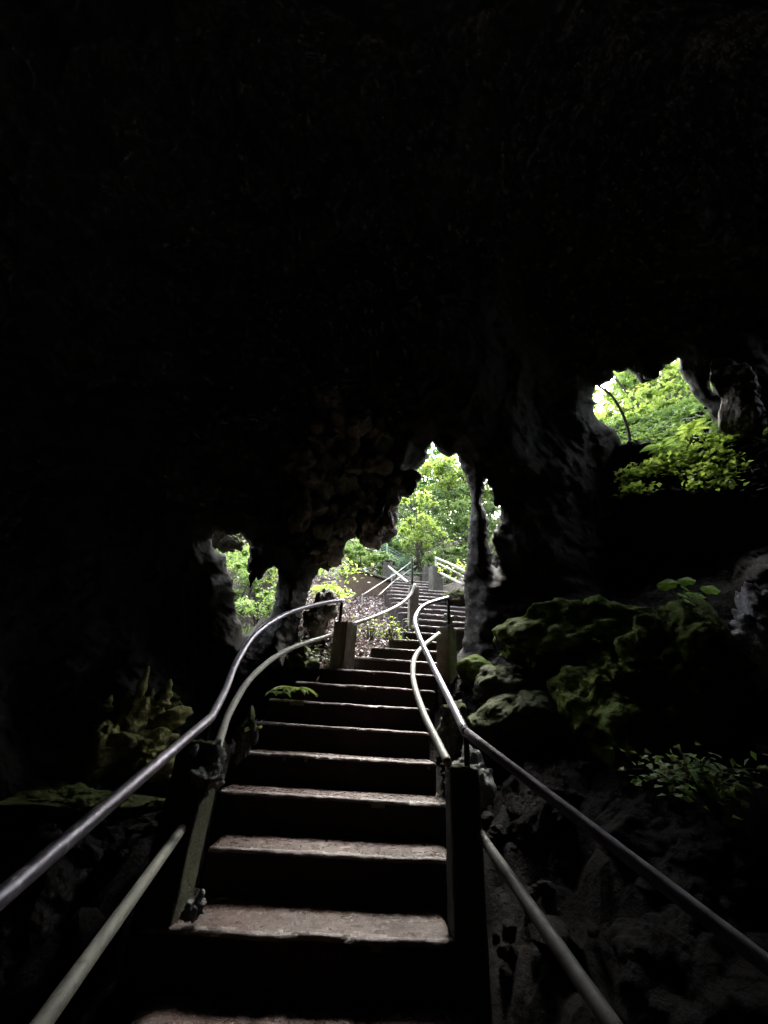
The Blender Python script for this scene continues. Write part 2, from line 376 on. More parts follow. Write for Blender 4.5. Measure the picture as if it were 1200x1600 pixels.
CTRL = [(600,-150,4.5),(0,-150,4.5),(1200,-150,5),(600,200,5.5),(100,300,5),(1100,300,6.5),(350,450,5.2),(520,560,5.2),(450,700,4.9),(560,690,5.6),(600,800,5.8),(600,800,5.8),(545,820,5.6),(622,850,6.1),(570,770,5.7),(500,870,5.0),
        (660,740,5.7),(640,785,5.7),(700,660,5.5),(700,600,5.2),(745,760,5.9),(750,900,5.9),(735,990,5.4),(790,880,6.0),(722,800,5.7),(722,900,5.5),(700,950,5.4),(850,760,6.6),(890,640,8.2),(960,560,9.0),(1080,560,9.0),(1130,650,8.6),(1000,760,9.4),(1150,800,9.0),
        (900,980,5.2),(1000,900,6.5),(1190,900,5.0),(1190,600,8.8),(1250,560,9.2),(1250,300,9.0),(1250,100,8.0),(1130,300,8.2),(1420,600,9.2),(1420,300,9.),(1500,1000,4.2),(1200,1200,3.8),(480,900,5.3),(450,980,5.1),(400,860,5.4),(400,1000,5.2),(330,930,4.8),(345,850,4.9),(350,970,4.8),
        (250,850,4.7),(100,850,4.4),(200,1100,4.2),(-150,800,4),(-150,1200,3.4),(100,1400,3.6),(400,1300,4.4),(700,1300,4.6),(1000,1400,4.2),(600,1750,4.0),(0,1750,3.4),(1300,1750,3.6),(1500,0,5.5),(-150,300,4.5)]
def shell():
    st = 4.0
    xs = np.arange(-200, 1501, st); ys = np.arange(-150, 1801, st)
    PX, PY = np.meshgrid(xs, ys); px = PX.ravel(); py = PY.ravel(); nx, ny = len(xs), len(ys)
    def s_of(px, py):
        s = np.full(px.shape, 1e9)
        q = np.stack([px*.05, py*.05, px*0], 1)
        jit = 2.0*vnoise(q, 3)+1.5*vnoise(q*2.7, 4)+1.5*vnoise(q*5.5, 5)
        for h in HOLES:
            s = np.minimum(s, poly_sd(px, py, h)+(jit if len(h) > 8 else 0))
        return s
    def d_of(px, py):
        w = 0; a_ = 0
        for cx, cy, cd in CTRL:
            k = 1/((px-cx)**2+(py-cy)**2+50**2)**1.6; w = w+k; a_ = a_+k*cd
        return a_/w
    def pos(px, py, s, extra=0):
        d = d_of(px, py); r = ray(px, py); p = r*d[:, None]
        fl = np.clip((s-1)/30, 0, 1)                # relief dies out at the rims so the outlines stay
        rel = .55*fbm(p, .55, 4, 1)+.22*fbm(p, 2.2, 5, 2, .6)
        lb = .30*lobes(p*np.array((1, 1, .75)), 1.25, 5)+.17*lobes(p*np.array((1, 1, .7)), 3.1, 9)+.08*lobes(p, 7., 2)
        dd = rel*(.12+.88*fl)-lb*(.10+.90*fl)-.10*(.15+.85*fl)*(1-np.abs(fbm(p, 1.7, 5, 60, .6))*3.2).clip(-1, 1)
        k = np.clip(1-s/6, 0, 1); dd = dd+.16*(1-np.sqrt(np.clip(1-k*k, 0, 1)))
        return r*(d+dd+extra)[:, None]
    s = s_of(px, py)
    V = [pos(px, py, s)]; tot = len(px)
    i, j = np.meshgrid(np.arange(ny-1), np.arange(nx-1), indexing='ij'); a_ = (i*nx+j).ravel()
    T = np.concatenate([np.stack([a_, a_+1, a_+nx+1], 1), np.stack([a_, a_+nx+1, a_+nx], 1)])
    keep = (s[T] > 0).all(1); cut = (s[T] > 0).any(1) & ~keep
    F = [T[keep]]
    # clip the triangles crossed by a rim
    ed = {}; npx = []; npy = []
    def cutv(p, q):
        k = (min(p, q), max(p, q))
        if k not in ed:
            t = s[k[0]]/(s[k[0]]-s[k[1]]); ed[k] = tot+len(npx); npx.append(px[k[0]]+(px[k[1]]-px[k[0]])*t); npy.append(py[k[0]]+(py[k[1]]-py[k[0]])*t)
        return ed[k]
    tri = []; rim = []
    for t3 in T[cut]:
        pos_ = [k for k in range(3) if s[t3[k]] > 0]
        if len(pos_) == 1:
            k = pos_[0]; a0, b0, c0 = t3[k], t3[(k+1) % 3], t3[(k+2) % 3]; u, v = cutv(a0, b0), cutv(a0, c0); tri.append((a0, u, v)); rim.append((u, v))
        else:
            k = [q for q in range(3) if q not in pos_][0]; a0, b0, c0 = t3[k], t3[(k+1) % 3], t3[(k+2) % 3]
            u, v = cutv(a0, b0), cutv(a0, c0); tri += [(u, b0, c0), (u, c0, v)]; rim.append((v, u))
    npx = np.array(npx); npy = np.array(npy)
    rimp = pos(npx, npy, np.zeros(len(npx)))
    V.append(rimp); F.append(np.array(tri))
    # thickness of the rock round every opening: rings going outwards
    base = tot; n = len(npx); rim = np.array(rim)-base
    g = np.stack([s_of(npx+2, npy)-s_of(npx-2, npy), s_of(npx, npy+2)-s_of(npx, npy-2)], 1); g /= np.linalg.norm(g, axis=1, keepdims=True)+1e-9
    prev = base
    for ex, wd in ((.08, 1), (.18, 5), (.32, 14), (.5, 40)):
        sw = s_of(npx+g[:, 0]*wd, npy+g[:, 1]*wd); wd = np.where(sw < wd*.6, min(wd, 3), wd)
        q = pos(npx+g[:, 0]*wd, npy+g[:, 1]*wd, np.zeros(n), ex); q = q+(.05*fbm(q, 6, 3, 8))[:, None]*ray(npx, npy)
        cur = sum(len(v) for v in V); V.append(q)
        F.append(np.concatenate([np.stack([rim[:, 1]+prev, rim[:, 0]+prev, rim[:, 0]+cur], 1), np.stack([rim[:, 1]+prev, rim[:, 0]+cur, rim[:, 1]+cur], 1)])); prev = cur
    # the rest of the cave, closing behind the viewer
    loop = np.concatenate([np.arange(nx), (np.arange(1, ny))*nx+nx-1, (ny-1)*nx+np.arange(nx-2, -1, -1), np.arange(ny-2, 0, -1)*nx])
    L0 = V[0][loop]; prev = loop; m = len(loop)
    for k, (back, sc_) in enumerate([(1.5, 1.08), (3.2, 1.05), (5.2, .9), (7., .6), (8., .2)]):
        q = L0.copy(); c = FWDn*(L0@FWDn).mean(); q = (L0-c)*sc_+c-FWDn*(back+1.0)*1.1
        q = q+.3*np.stack([fbm(q, .8, 3, 20+a_) for a_ in range(3)], 1)
        cur = sum(len(v) for v in V); V.append(q); ci = cur+np.arange(m); nxt = np.roll(np.arange(m), -1)
        F.append(np.concatenate([np.stack([prev, prev[nxt], ci[nxt]], 1), np.stack([prev, ci[nxt], ci], 1)])); prev = ci
    cur = sum(len(v) for v in V); V.append(V[-1].mean(0, keepdims=True)); nxt = np.roll(np.arange(m), -1)
    F.append(np.stack([prev, prev[nxt], np.full(m, cur)], 1))
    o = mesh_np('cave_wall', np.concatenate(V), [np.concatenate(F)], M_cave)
    return tag(o, 'dark lumpy limestone walls and ceiling of the cave with jagged openings to daylight', None, None, 'structure')
shell()

# ------------------------------------------------------------------ ground
def sstep(a, b, x): t = np.clip((x-a)/(b-a), 0, 1); return t*t*(3-2*t)
CX = lambda y: np.interp(y, [0, 2, 3.3, 4.5, 5.5, 7, 9.5], [-.15, -.08, -.12, .25, .55, .75, .8])    # centre line of the stairs
HW = lambda y: np.interp(y, [0, 2, 3.3, 4.3, 5.0, 5.8, 7, 9.5], [.6, .55, .66, .5, .42, .7, .95, .8])
def ground_z(x, y):
    base = np.where(y < 9.4, stair_z(y), stair_z(9.4)+np.clip(y-11, 0, 99)*.55)
    u = x-CX(y); out = np.abs(u)-HW(y)
    ins = 1-sstep(4.3, 5.6, y)                      # inside the cave
    left = np.where(u < 0, 1, 0)
    zl = -.35-.9*sstep(0.0, 1.4, out)*ins + .45*sstep(1.6, 3, out)*ins + .18*(1-ins)*sstep(0, .5, out)-1.6*(1-ins)*sstep(1.3, 2.3, out)*sstep(9.5, 8, y)
    zr = -.35+.55*np.clip(out, 0, 5)*ins+.5*(1-ins)*np.clip(out-.1, 0, 3)
    return base+np.where(left > 0, zl, zr)
def ground():
    xs = np.concatenate([np.linspace(-30, -5, 26)[:-1], np.linspace(-5, 5, 230), np.linspace(5, 30, 26)[1:]])
    ys = np.concatenate([np.linspace(-7, 0, 30)[:-1], np.linspace(0, 10.5, 250), np.linspace(10.5, 60, 60)[1:]])
    X, Y = np.meshgrid(xs, ys); x = X.ravel(); y = Y.ravel(); z = ground_z(x, y)
    p = np.stack([x, y, z], 1); near = np.clip((np.abs(x-CX(y))-HW(y))/.25, 0, 1)
    z = z+near*(.14*fbm(p, 1.6, 4, 31)+.16*(lobes(p, 2.6, 33)-.5)+.05*fbm(p, 9, 3, 35)+np.where(y < 4.8, .07*(lobes(p, 7, 38)-.5)-.06*(1-np.abs(fbm(p, 3.2, 4, 39))*3).clip(-1, 1), 0))
    V = np.stack([x, y, z], 1); nx, ny = len(xs), len(ys)
    i, j = np.meshgrid(np.arange(ny-1), np.arange(nx-1), indexing='ij'); a_ = (i*nx+j).ravel()
    q = np.stack([a_, a_+1, a_+nx+1, a_+nx], 1)
    outside = (V[q].mean(1)[:, 1] > 5.3).astype(int)
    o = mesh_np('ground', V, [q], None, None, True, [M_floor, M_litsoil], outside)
    return tag(o, 'rough rocky ground of the cave, rising to leaf-strewn soil outside', None, None, 'structure')
ground()

# ------------------------------------------------------------------ the stairway
EDGE = {-6:(-80,760),-5:(-60,755),-4:(-40,750),-3:(-20,745),-2:(40,740),-1:(100,740),0:(165,715),1:(290,712),2:(325,712),3:(340,706),4:(360,682),5:(388,672),6:(420,672),7:(462,680),8:(500,684),9:(553,688),10:(580,690),11:(608,692),12:(630,697),
        13:(634,738),14:(630,742),15:(622,742),16:(618,742),17:(612,740),18:(608,738),19:(604,727),20:(603,706),21:(606,701),22:(609,676),23:(611,674),24:(612,672)}
stairs = empty('stone_stairway', (0, 1.76, -.9), 'worn wet brown concrete stairway climbing from the dark cave towards daylight', 'stairway')
TOPX = {}
for i in range(-6, 25):
    y = 1.761+T_*i; z = -.892+R_*i; l, r = EDGE[i]
    if i < 1: xl, xr = Xat(192, 1.9, -.892)-.03*max(0, -i), .5
    else: xl, xr = Xat(l, y, z), Xat(r, y, z)
    if i == 1: xl -= .20                            # the near left post stands on this step
    TOPX[i] = (xl, xr)
    dep = T_+.10 if i < 24 else 1.6
    w = xr-xl; h = .5 if i < 9 else .36
    V, F = boxgrid((w, dep, h), (max(6, int(w/.02)) if i < 12 else 30, 24, 26), .016)
    V[:, 2] += z-h; V[:, 0] += (xl+xr)/2; V[:, 1] += y+dep/2
    if i >= 13:                                     # the upper steps turn a little at their ends
        k = np.clip((xl+.12-V[:, 0])/.12, 0, 1); V[:, 1] += .06*k
    wob = fbm(V+i*5.1, 5, 4, 40); fr = (V[:, 1] < y+.03)
    V[:, 1] += np.where(fr, .012*wob+.007*fbm(V+i, 30, 2, 41), 0)
    V[:, 2] += np.where(V[:, 2] > z-.02, .006*fbm(V, 3.5, 3, 42)+.003*fbm(V, 22, 3, 43), 0)
    chip = vnoise(V*14+i*3, 44); m = fr & (V[:, 2] > z-.03) & (chip > .55); V[m, 1] += .007; V[m, 2] -= .003
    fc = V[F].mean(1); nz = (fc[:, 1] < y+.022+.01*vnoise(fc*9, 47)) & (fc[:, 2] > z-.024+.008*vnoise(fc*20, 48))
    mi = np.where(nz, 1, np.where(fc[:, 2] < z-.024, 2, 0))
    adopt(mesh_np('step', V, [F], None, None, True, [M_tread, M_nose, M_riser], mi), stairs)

# ------------------------------------------------------------------ railings
PIPE = .021
def pipe(root, name, pts, mat, r=PIPE, n=10, sm=True):
    pts = [np.array(p) for p in pts]
    path = smooth_path(pts, n) if sm else np.array(pts)
    V, F = tube(path, r, 16, True, .0008)
    mb = MB(); mb.add(V, F); return mb.build(name, mat, root)
def post(root, foot, h, w, ang, mat, seed=0, rough=.008, below=.5, name='post', flute=0, lean=None, d=None):
    d = d or w
    H = h+below; nn = 72 if flute else 14; V, F = boxgrid((w, d, H), (nn, nn, max(12, int(H/.03))), .014)
    nrm = np.zeros_like(V); a_ = np.abs(V[:, 0]) > np.abs(V[:, 1])*w/d
    nrm[a_, 0] = np.sign(V[a_, 0]); nrm[~a_, 1] = np.sign(V[~a_, 1])
    V = V+nrm*(rough*fbm(V+seed*3, 7, 4, seed, .6))[:, None]
    if flute:
        tt = np.where(a_, V[:, 1], V[:, 0]); V = V-nrm*(flute*(np.abs(np.sin(tt*190+1.5*vnoise(V*6, seed))))*.5)[:, None]
    top = V[:, 2] > H-.03; V[top, 2] += .015*fbm(V[top]*1., 18, 3, seed+4)
    V = rotz(V, ang); V[:, 2] -= below
    V = V+np.array(foot)
    return adopt(mesh_np(name, V, [F], mat), root)
def lump(root, name, parts, mat, sub=4):
    mb = MB()
    for c, r, sd_ in parts:
        V, F = rock_np(c, r, sd_, sub, sd_, .3, max(r)*.35, 1.6/max(r)); mb.add(V, F)
    return mb.build(name, mat, root)

# left railing of the lower flight
f1 = Vector((-.66, 2.16, -.72)); a1 = P(321, 1165, 2.14)
LR = empty('stair_railing', (-.66, 2.16, -.72), 'left railing of the near flight, thick shiny pipe sweeping up from the lower left corner', 'railing')
bendL = P(330, 1121, 2.12)
endL = P(536, 938, 4.36)
near = [PH(-330, 1640, .74), PH(-120, 1500, .74), P(0, 1403, 1.10), P(180, 1243, 1.52), bendL]
for p_ in near: print('railL', [round(q, 2) for q in p_])
path1 = smooth_path([near[0], near[2], bendL], 8)
pathA = np.array([near[2]+(Vector(near[2])-bendL).normalized()*1.3, near[2], bendL])
seg2 = smooth_path([bendL, P(352, 1078, 2.42), P(372, 1030, 2.75), P(402, 988, 3.12), P(450, 958, 3.6), P(497, 944, 4.02), endL], 8)
pipe(LR, 'top_rail', list(np.linspace(pathA[0], bendL, 14))+list(seg2[1:]), M_pipe, sm=False)
pipe(LR, 'lower_rail', [P(280, 1301, 2.06)+(P(65, 1600, 1.15)-P(280, 1301, 2.06))*k for k in (-.05, .3, .6, 1, 1.5, 2.2)], M_pipeg, .0195)
pipe(LR, 'lower_rail', [P(338, 1175, 2.12), P(345, 1150, 2.22), P(362, 1106, 2.5), P(398, 1053, 2.98), P(450, 1015, 3.6), P(518, 992, 4.3)], M_pipeg)
footL1 = Vector((Xat(277, 2.15, -.5), 2.17, -.72))
post(LR, footL1, .60, .16, -.12, M_mosspost, 3, .012, .04)
post(LR, Vector((Xat(533, 4.42, .46), 4.42, .468)), .50, .20, -.6, M_flute, 5, .006, .2, 'post', .022)
pipe(LR, 'stanchion', [P(318, 1172, 2.13), P(329, 1124, 2.12)], M_dkmetal, .008)
pipe(LR, 'stanchion', [P(531, 975, 4.38), P(534, 940, 4.36)], M_dkmetal, .018)
ct = P(330, 1180, 2.14)
for k, (px, py, d, r) in enumerate(((333, 1172, 2.12, .042), (346, 1184, 2.14, .03), (338, 1200, 2.1, .034), (312, 1213, 2.03, .034), (328, 1222, 2.04, .036), (304, 1172, 2.06, .022), (318, 1240, 2.03, .022), (341, 1222, 2.1, .026))):
    lump(LR, 'lime_crust', [(P(px, py, d), (r, r*.9, r*1.1), 110+k)], M_crust)
cb = P(306, 1418, 2.09)
lump(LR, 'lime_crust', [(cb, (.03, .05, .045), 15)], M_crust)

# right railing of the lower flight
RR = empty('stair_railing', (.5, 2.16, -.72), 'right railing of the near flight, pipe coloured darker for shade where it runs down towards the lower right corner', 'railing')
bendR = P(727, 1143, 2.12)
low = PH(1200, 1508, .75); print('railR', low, PH(950, 1310, .75))
pr = PH(1200, 1508, .76)
seg = smooth_path([bendR, P(705, 1098, 2.42), P(676, 1040, 2.9), P(654, 992, 3.35), P(649, 966, 3.62), P(664, 946, 3.9), P(700, 934, 4.36)], 8)
dirR = (Vector(pr)-bendR)
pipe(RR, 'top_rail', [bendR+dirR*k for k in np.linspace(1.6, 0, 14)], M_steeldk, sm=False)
pipe(RR, 'top_rail', list(seg), M_pipe, sm=False)
V, F = ico(3); adopt(mesh_np('added_rail_joint', V*.0235+np.array(bendR), [F], M_steeldk), RR)  # ball added where the darkened rail segment meets the bright one
q0 = P(756, 1312, 2.02); q1 = P(955, 1600, 1.15)
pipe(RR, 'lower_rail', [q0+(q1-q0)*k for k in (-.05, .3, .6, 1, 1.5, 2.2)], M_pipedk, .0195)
pipe(RR, 'lower_rail', [P(700, 1192, 2.12), P(684, 1160, 2.3), P(661, 1112, 2.62), P(646, 1062, 3.05), P(648, 1028, 3.45), P(664, 1008, 3.8), P(686, 990, 4.35)], M_pipeg)
post(RR, Vector((Xat(730, 2.1, -.5), 2.14, -.72)), .57, .135, 0.0, M_dkpost, 7, .008, .8)  # darker concrete than its far post, shade put into the colour
post(RR, Vector((Xat(699, 4.45, .46), 4.45, .44)), .56, .17, -.75, M_post, 8, .006, .3)
pipe(RR, 'stanchion', [P(731, 1215, 2.11), P(728, 1146, 2.12)], M_dkmetal, .014)
pipe(RR, 'stanchion', [P(701, 975, 4.38), P(701, 936, 4.36)], M_dkmetal, .018)
ct = P(703, 966, 4.45)
lump(RR, 'lime_crust', [(ct, (.13, .1, .035), 21)], M_crust)

# railing of the upper flight, up its middle post
UR = empty('stair_railing', P(645, 985, 5.9), 'slim pale pipe curving from the fluted post to the post mid-stair', 'railing')
cp = P(645, 980, 5.9)
post(UR, Vector((cp.x, 5.9, stair_z(5.9)-.1)), .66, .15, .1, M_post, 9, .01, .3)
pipe(UR, 'lower_rail', [P(550, 976, 4.5), P(590, 962, 4.9), P(625, 945, 5.4), P(641, 930, 5.65), P(648, 914, 5.78)], M_pipelight, .024)
pipe(UR, 'upper_rail', [P(638, 911, 5.9), P(607, 885, 8.8)], M_pipelight, .02)
pipe(UR, 'stanchion', [P(644, 912, 5.9), P(644, 871, 5.95)], M_dkmetal, .02)
capp = P(605, 903, 9.0)
post(UR, Vector((capp.x, 9.1, capp.z)), .42, .24, .0, M_dkpost, 10, .01, .6)
lump(UR, 'post_cap', [(Vector((capp.x, 9.1, capp.z+.44)), (.19, .19, .05), 31)], M_dkpost)
# white diagonal railing on the left of the upper flight
WR = empty('stair_railing', P(566, 930, 7.0), 'thin white double rail slanting up over the leaf litter left of the upper flight', 'railing')
for (x0, y0, x1, y1) in ((566, 930, 616, 898), (592, 930, 616, 908)):
    pipe(WR, 'rail', [P(x0, y0, 7.2), P(x1, y1, 8.6)], M_pipelight, .011)
pipe(WR, 'rail', [P(616, 898, 8.6), P(650, 872, 10.2)], M_pipelight, .011)
pipe(WR, 'rail', [P(616, 908, 8.6), P(650, 884, 10.2)], M_pipelight, .011)
pipe(WR, 'stanchion', [P(612, 897, 8.5), P(612, 918, 8.5)], M_pipelight, .011)
pipe(WR, 'stanchion', [P(566, 928, 7.2), P(566, 945, 7.2)], M_pipelight, .011)
# right railing at the stair head
TR = empty('stair_railing', P(682, 915, 8.6), 'concrete post with pale pipes at the right of the stair head', 'railing')
tp = P(682, 915, 8.4)
post(TR, Vector((tp.x, 8.5, tp.z)), .46, .26, .25, M_dkpost, 14, .012, .5)
pipe(TR, 'rail', [P(681, 872, 8.4), P(705, 882, 7.8), P(732, 896, 7.1)], M_pipelight, .026)
pipe(TR, 'rail', [P(683, 880, 8.4), P(706, 891, 7.8), P(732, 905, 7.2)], M_pipelight, .02)
pipe(TR, 'rail', [P(687, 895, 8.4), P(724, 914, 7.3)], M_pipelight, .03)
pipe(TR, 'stanchion', [P(681, 890, 8.45), P(681, 870, 8.45)], M_pipelight, .025)
# small far post
FP = empty('concrete_post', P(667, 900, 9.6), 'small squat concrete post at the far edge of the landing', 'post')
fp = P(668, 900, 9.6)
post(FP, fp, .26, .22, .1, M_dkpost, 16, .012, .5, 'post_body'); lump(FP, 'post_top', [(fp+Vector((0, 0, .27)), (.13, .13, .04), 33)], M_dkpost)
# green mesh fence beyond the landing
GF = empty('metal_fence', P(640, 900, 10.5), 'green wire and pipe fence across the landing below the trees', 'fence')
def gp(px, py): return P(px, py, 10.4)
for x0, y0, x1, y1 in ((590, 882, 594, 857), (605, 880, 605, 850), (644, 903, 644, 873), (572, 892, 574, 868)):
    pipe(GF, 'post', [gp(x0, y0+6), gp(x1, y1)], M_green, .026)
mb = MB()
for k in range(7):
    t = k/6
    V, F = tube(np.array([gp(605, 853+t*26), gp(644, 874+t*26)]), .006, 6); mb.add(V, F)
    if k < 5: V, F = tube(np.array([gp(590, 858+t*22), gp(605, 852+t*24)]), .006, 6); mb.add(V, F)
mb.build('wires', M_green, GF)
mb = MB()
for k in range(12):
    px = 608+k*3.1; y0 = 853+(px-605)*.54
    V, F = tube(np.array([gp(px, y0), gp(px, y0+24)]), .0035, 6); mb.add(V, F)
mb.build('mesh_infill', M_green, GF)
pipe(GF, 'rail', [gp(612, 896), gp(668, 896)], M_green, .02)

# retaining wall left of the stair head
c0, c1 = P(536, 897, 8.2), P(606, 903, 8.9)
rw = boxgrid((1, 1, 1), (40, 8, 16), .0); V, F = rw
wv = np.array(c1-c0); L = np.linalg.norm(wv[:2]); V = V*np.array((L, .22, .75)); V[:, 2] -= .75
V = V+np.array((1, 1, 1))*(.012*fbm(V, 5, 4, 60))[:, None]
V = rotz(V, math.atan2(wv[1], wv[0]))+np.array((c0+c1)/2)
rwo = mesh_np('retaining_wall', V, [F], M_wall); tag(rwo, 'low tan concrete retaining wall left of the stair head', 'wall')
mbc = boxgrid((L+.06, .3, .06), (30, 6, 3), .01); V, F = mbc; V = V+np.array((0, 0, 0.002)); V[:, 2] += .008*fbm(V, 6, 3, 61)
V = rotz(V, math.atan2(wv[1], wv[0]))+np.array((c0+c1)/2)
co = mesh_np('coping', V, [F], M_dkpost); co.parent = rwo

# ------------------------------------------------------------------ rocks inside the cave
def boulder(name, px, py, dist, r, seed, mat, label, cat='boulder', rz=0, group=None, sub=6, amp=.28, fine=.05, fs=4.):
    c = R(px, py, dist); V, F = rock_np((0, 0, 0), r, rz, sub, seed, amp, fine, fs)
    o = mesh_np(name, V, [F], mat); o.location = c; return tag(o, label, cat, group)
boulder('mossy_boulder', 958, 1010, 4.1, (.86, .6, .44), 2, M_moss, 'broad boulder with bright moss along its top, under the round-leaved plant', rz=-.1, fine=.10, fs=3.2)
boulder('mossy_boulder', 1000, 1135, 3.5, (.74, .5, .62), 4, M_moss, 'large sloping boulder with a mossy ridge, right of the stairs', rz=.5, fine=.10, fs=3.2)
boulder('mossy_boulder', 1075, 1040, 3.5, (.36, .4, .4), 9, M_moss, 'mossy hump of rock joining the two big boulders at the right', rz=.2, fine=.10, fs=3.2)
boulder('mossy_boulder', 1085, 1135, 3.6, (.42, .45, .5), 63, M_moss, 'mossy shoulder of rock sloping down to the small-leaved plant', rz=.4, fine=.08, fs=3.4)
boulder('mossy_boulder', 900, 1085, 4.1, (.62, .4, .26), 61, M_moss, 'long mossy shelf of rock between the broad top boulder and the low grey rock', rz=.05, fine=.08, fs=3.6)
boulder('boulder', 835, 1130, 3.7, (.5, .4, .34), 6, M_mosslt, 'long low grey rock just right of the handrail bend', rz=.1)
boulder('mossy_boulder', 745, 1058, 4.3, (.2, .2, .19), 8, M_moss, 'small round mossy boulder at the foot of the rock column', sub=5, fine=.03)
boulder('boulder', 708, 1140, 3.1, (.11, .22, .19), 10, M_mosslt, 'pitted grey rock wedged between step ends and right rails', sub=5, fine=.04, fs=7)
boulder('boulder', 738, 1215, 2.45, (.12, .2, .15), 13, M_crust, 'pale crusted rock lump behind the near right post', sub=5, fine=.05, fs=9)
boulder('boulder', 800, 1080, 3.9, (.33, .35, .22), 17, M_mosslt, 'dim rounded rock behind the small mossy boulder', sub=5)
boulder('boulder', 860, 1275, 3.1, (.36, .4, .24), 19, M_floor, 'dark rock with pale crest below the large sloping boulder')
boulder('boulder', 1080, 1345, 3.0, (.5, .5, .32), 21, M_floor, 'dark broken rock under the lower right plants')
boulder('flowstone', 1192, 990, 3.3, (.13, .25, .27), 23, M_wet, 'wet glistening flowstone at the right edge, coloured pale for the light on it', 'rock formation', fine=.08, fs=7, amp=.4)
boulder('boulder', 1120, 1560, 2.5, (.42, .4, .25), 25, M_floor, 'jumbled dark rubble at the lower right')
# left side formations
boulder('rock_ledge', 130, 1256, 2.9, (.48, .28, .07), 27, M_mosslt, 'flat rock shelf with undercut lip at the left', 'ledge', rz=.1, fine=.05, fs=8, amp=.4)
LC = empty('flowstone', R(205, 1160, 3.3), 'knobbly yellow lichened flowstone mound with stubby spires at the left', 'rock formation')
mb = MB()
for (px, py, d, r, s_) in ((200, 1175, 3.3, (.34, .25, .14), 41), (195, 1135, 3.35, (.11, .12, .2), 42), (165, 1125, 3.4, (.12, .1, .07), 43), (250, 1125, 3.4, (.16, .14, .08), 44), (150, 1195, 3.2, (.08, .1, .25), 45), (230, 1200, 3.2, (.2, .2, .12), 46)):
    V, F = rock_np(R(px, py, d), r, 0, 5, s_, .35, .05, 8); mb.add(V, F)
mb.build('mound', M_yellow, LC)
def spire(px, py, dist, h, r, seed, up_=1, bend=0, sc=1.0):
    b = np.array(R(px, py, dist)); n = 26; t = np.linspace(0, 1, n)
    path = b+np.outer(t*h*up_, (0, 0, 1))+np.outer(t*t*bend, (1, .3, 0))
    rad = r*(1-t)**.75*(1+.25*np.sin(t*15+seed))+.004
    return tube(path, rad, 18, True, r*.35, seed)
for k, (px, py, h, r) in enumerate(((210, 1110, .28, .05), (190, 1115, .14, .04), (255, 1100, .16, .04), (230, 1105, .12, .03), (165, 1112, .10, .03))):
    V, F = spire(px, py, 3.35, h, r, 50+k); mb = MB(); mb.add(V, F); mb.build('spire', M_yellow, LC)
boulder('boulder', 262, 1100, 3.8, (.14, .14, .10), 47, M_mosslt, 'small knobbly rock behind the lichened flowstone mound', sub=5, fine=.04, fs=8)
# rocks around the mouth, left of the steps
boulder('boulder', 470, 1045, 4.6, (.2, .3, .22), 51, M_mosslt, 'jagged lit rock left of the fluted post', sub=5, fine=.06, fs=6)
boulder('boulder', 500, 960, 5.4, (.2, .3, .3), 53, M_daylit, 'vine-covered lit rock at the left of the cave mouth', sub=5, fine=.08, fs=6)
boulder('boulder', 385, 1150, 3.0, (.07, .12, .16), 55, M_mosslt, 'narrow mossy rock beside the left step ends', sub=5, fine=.03, fs=9)
boulder('boulder', 715, 935, 7.9, (.3, .3, .18), 57, M_mosslt, 'broken rocks below the railing at the upper right of the stairs', sub=5, fine=.06, fs=7)

# knobbly rock hanging beside the mouth, its colour lightened for the daylight there
HM = empty('hanging_rock', R(560, 780, 5.2), 'continuous mass of lumpy daylit rock lobes hanging left of the cave mouth', 'hanging rock')
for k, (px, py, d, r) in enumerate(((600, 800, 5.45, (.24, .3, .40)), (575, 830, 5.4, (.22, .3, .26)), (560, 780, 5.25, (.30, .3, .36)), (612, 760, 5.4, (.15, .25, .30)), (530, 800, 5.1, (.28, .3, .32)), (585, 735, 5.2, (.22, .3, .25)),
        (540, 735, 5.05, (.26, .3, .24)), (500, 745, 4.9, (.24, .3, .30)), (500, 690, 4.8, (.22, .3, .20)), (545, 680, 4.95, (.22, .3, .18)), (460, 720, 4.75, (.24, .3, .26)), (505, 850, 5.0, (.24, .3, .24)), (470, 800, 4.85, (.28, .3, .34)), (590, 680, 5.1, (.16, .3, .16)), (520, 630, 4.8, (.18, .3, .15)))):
    V, F = rock_np(R(px, py, d), r, 0, 5, 140+k, .38, .14, 4.2); mb = MB(); mb.add(V, F); mb.build('rock_lobe', M_daylit, HM)
# stalactites: each its own thing
def stal(px, py, dist, h, r, seed, label, mat=M_cave, up_=-1):
    V, F = spire(px, py, dist, h, r, seed, up_); o = mesh_np('stalactite' if up_ < 0 else 'stalagmite', V-np.array(R(px, py, dist)), F, mat); o.location = R(px, py, dist)
    return tag(o, label, 'stalactite' if up_ < 0 else 'stalagmite', 'formations hanging in the cave' if up_ < 0 else None)
stal(641, 745, 5.5, .30, .13, 1, 'blunt stalactite hanging at the top left of the cave mouth')
stal(699, 692, 5.4, .17, .075, 2, 'short stalactite between the two peaks of the cave mouth')
stal(402, 870, 4.9, .38, .08, 3, 'slim stalactite hanging into the small left opening')
stal(1010, 560, 8.6, .52, .22, 4, 'wide stalactite hanging into the top of the high right opening')
boulder('rock_column', 1146, 612, 8.0, (.24, .26, .85), 77, M_daylit, 'dim grey rock column right of the high opening', 'rock column', amp=.45, fine=.13, fs=2.2)
stal(595, 760, 5.3, .5, .12, 7, 'knobbly stalactite on the lit rock beside the cave mouth')
stal(565, 790, 5.15, .5, .11, 8, 'narrow stalactite left of the knobbly one at the cave mouth')

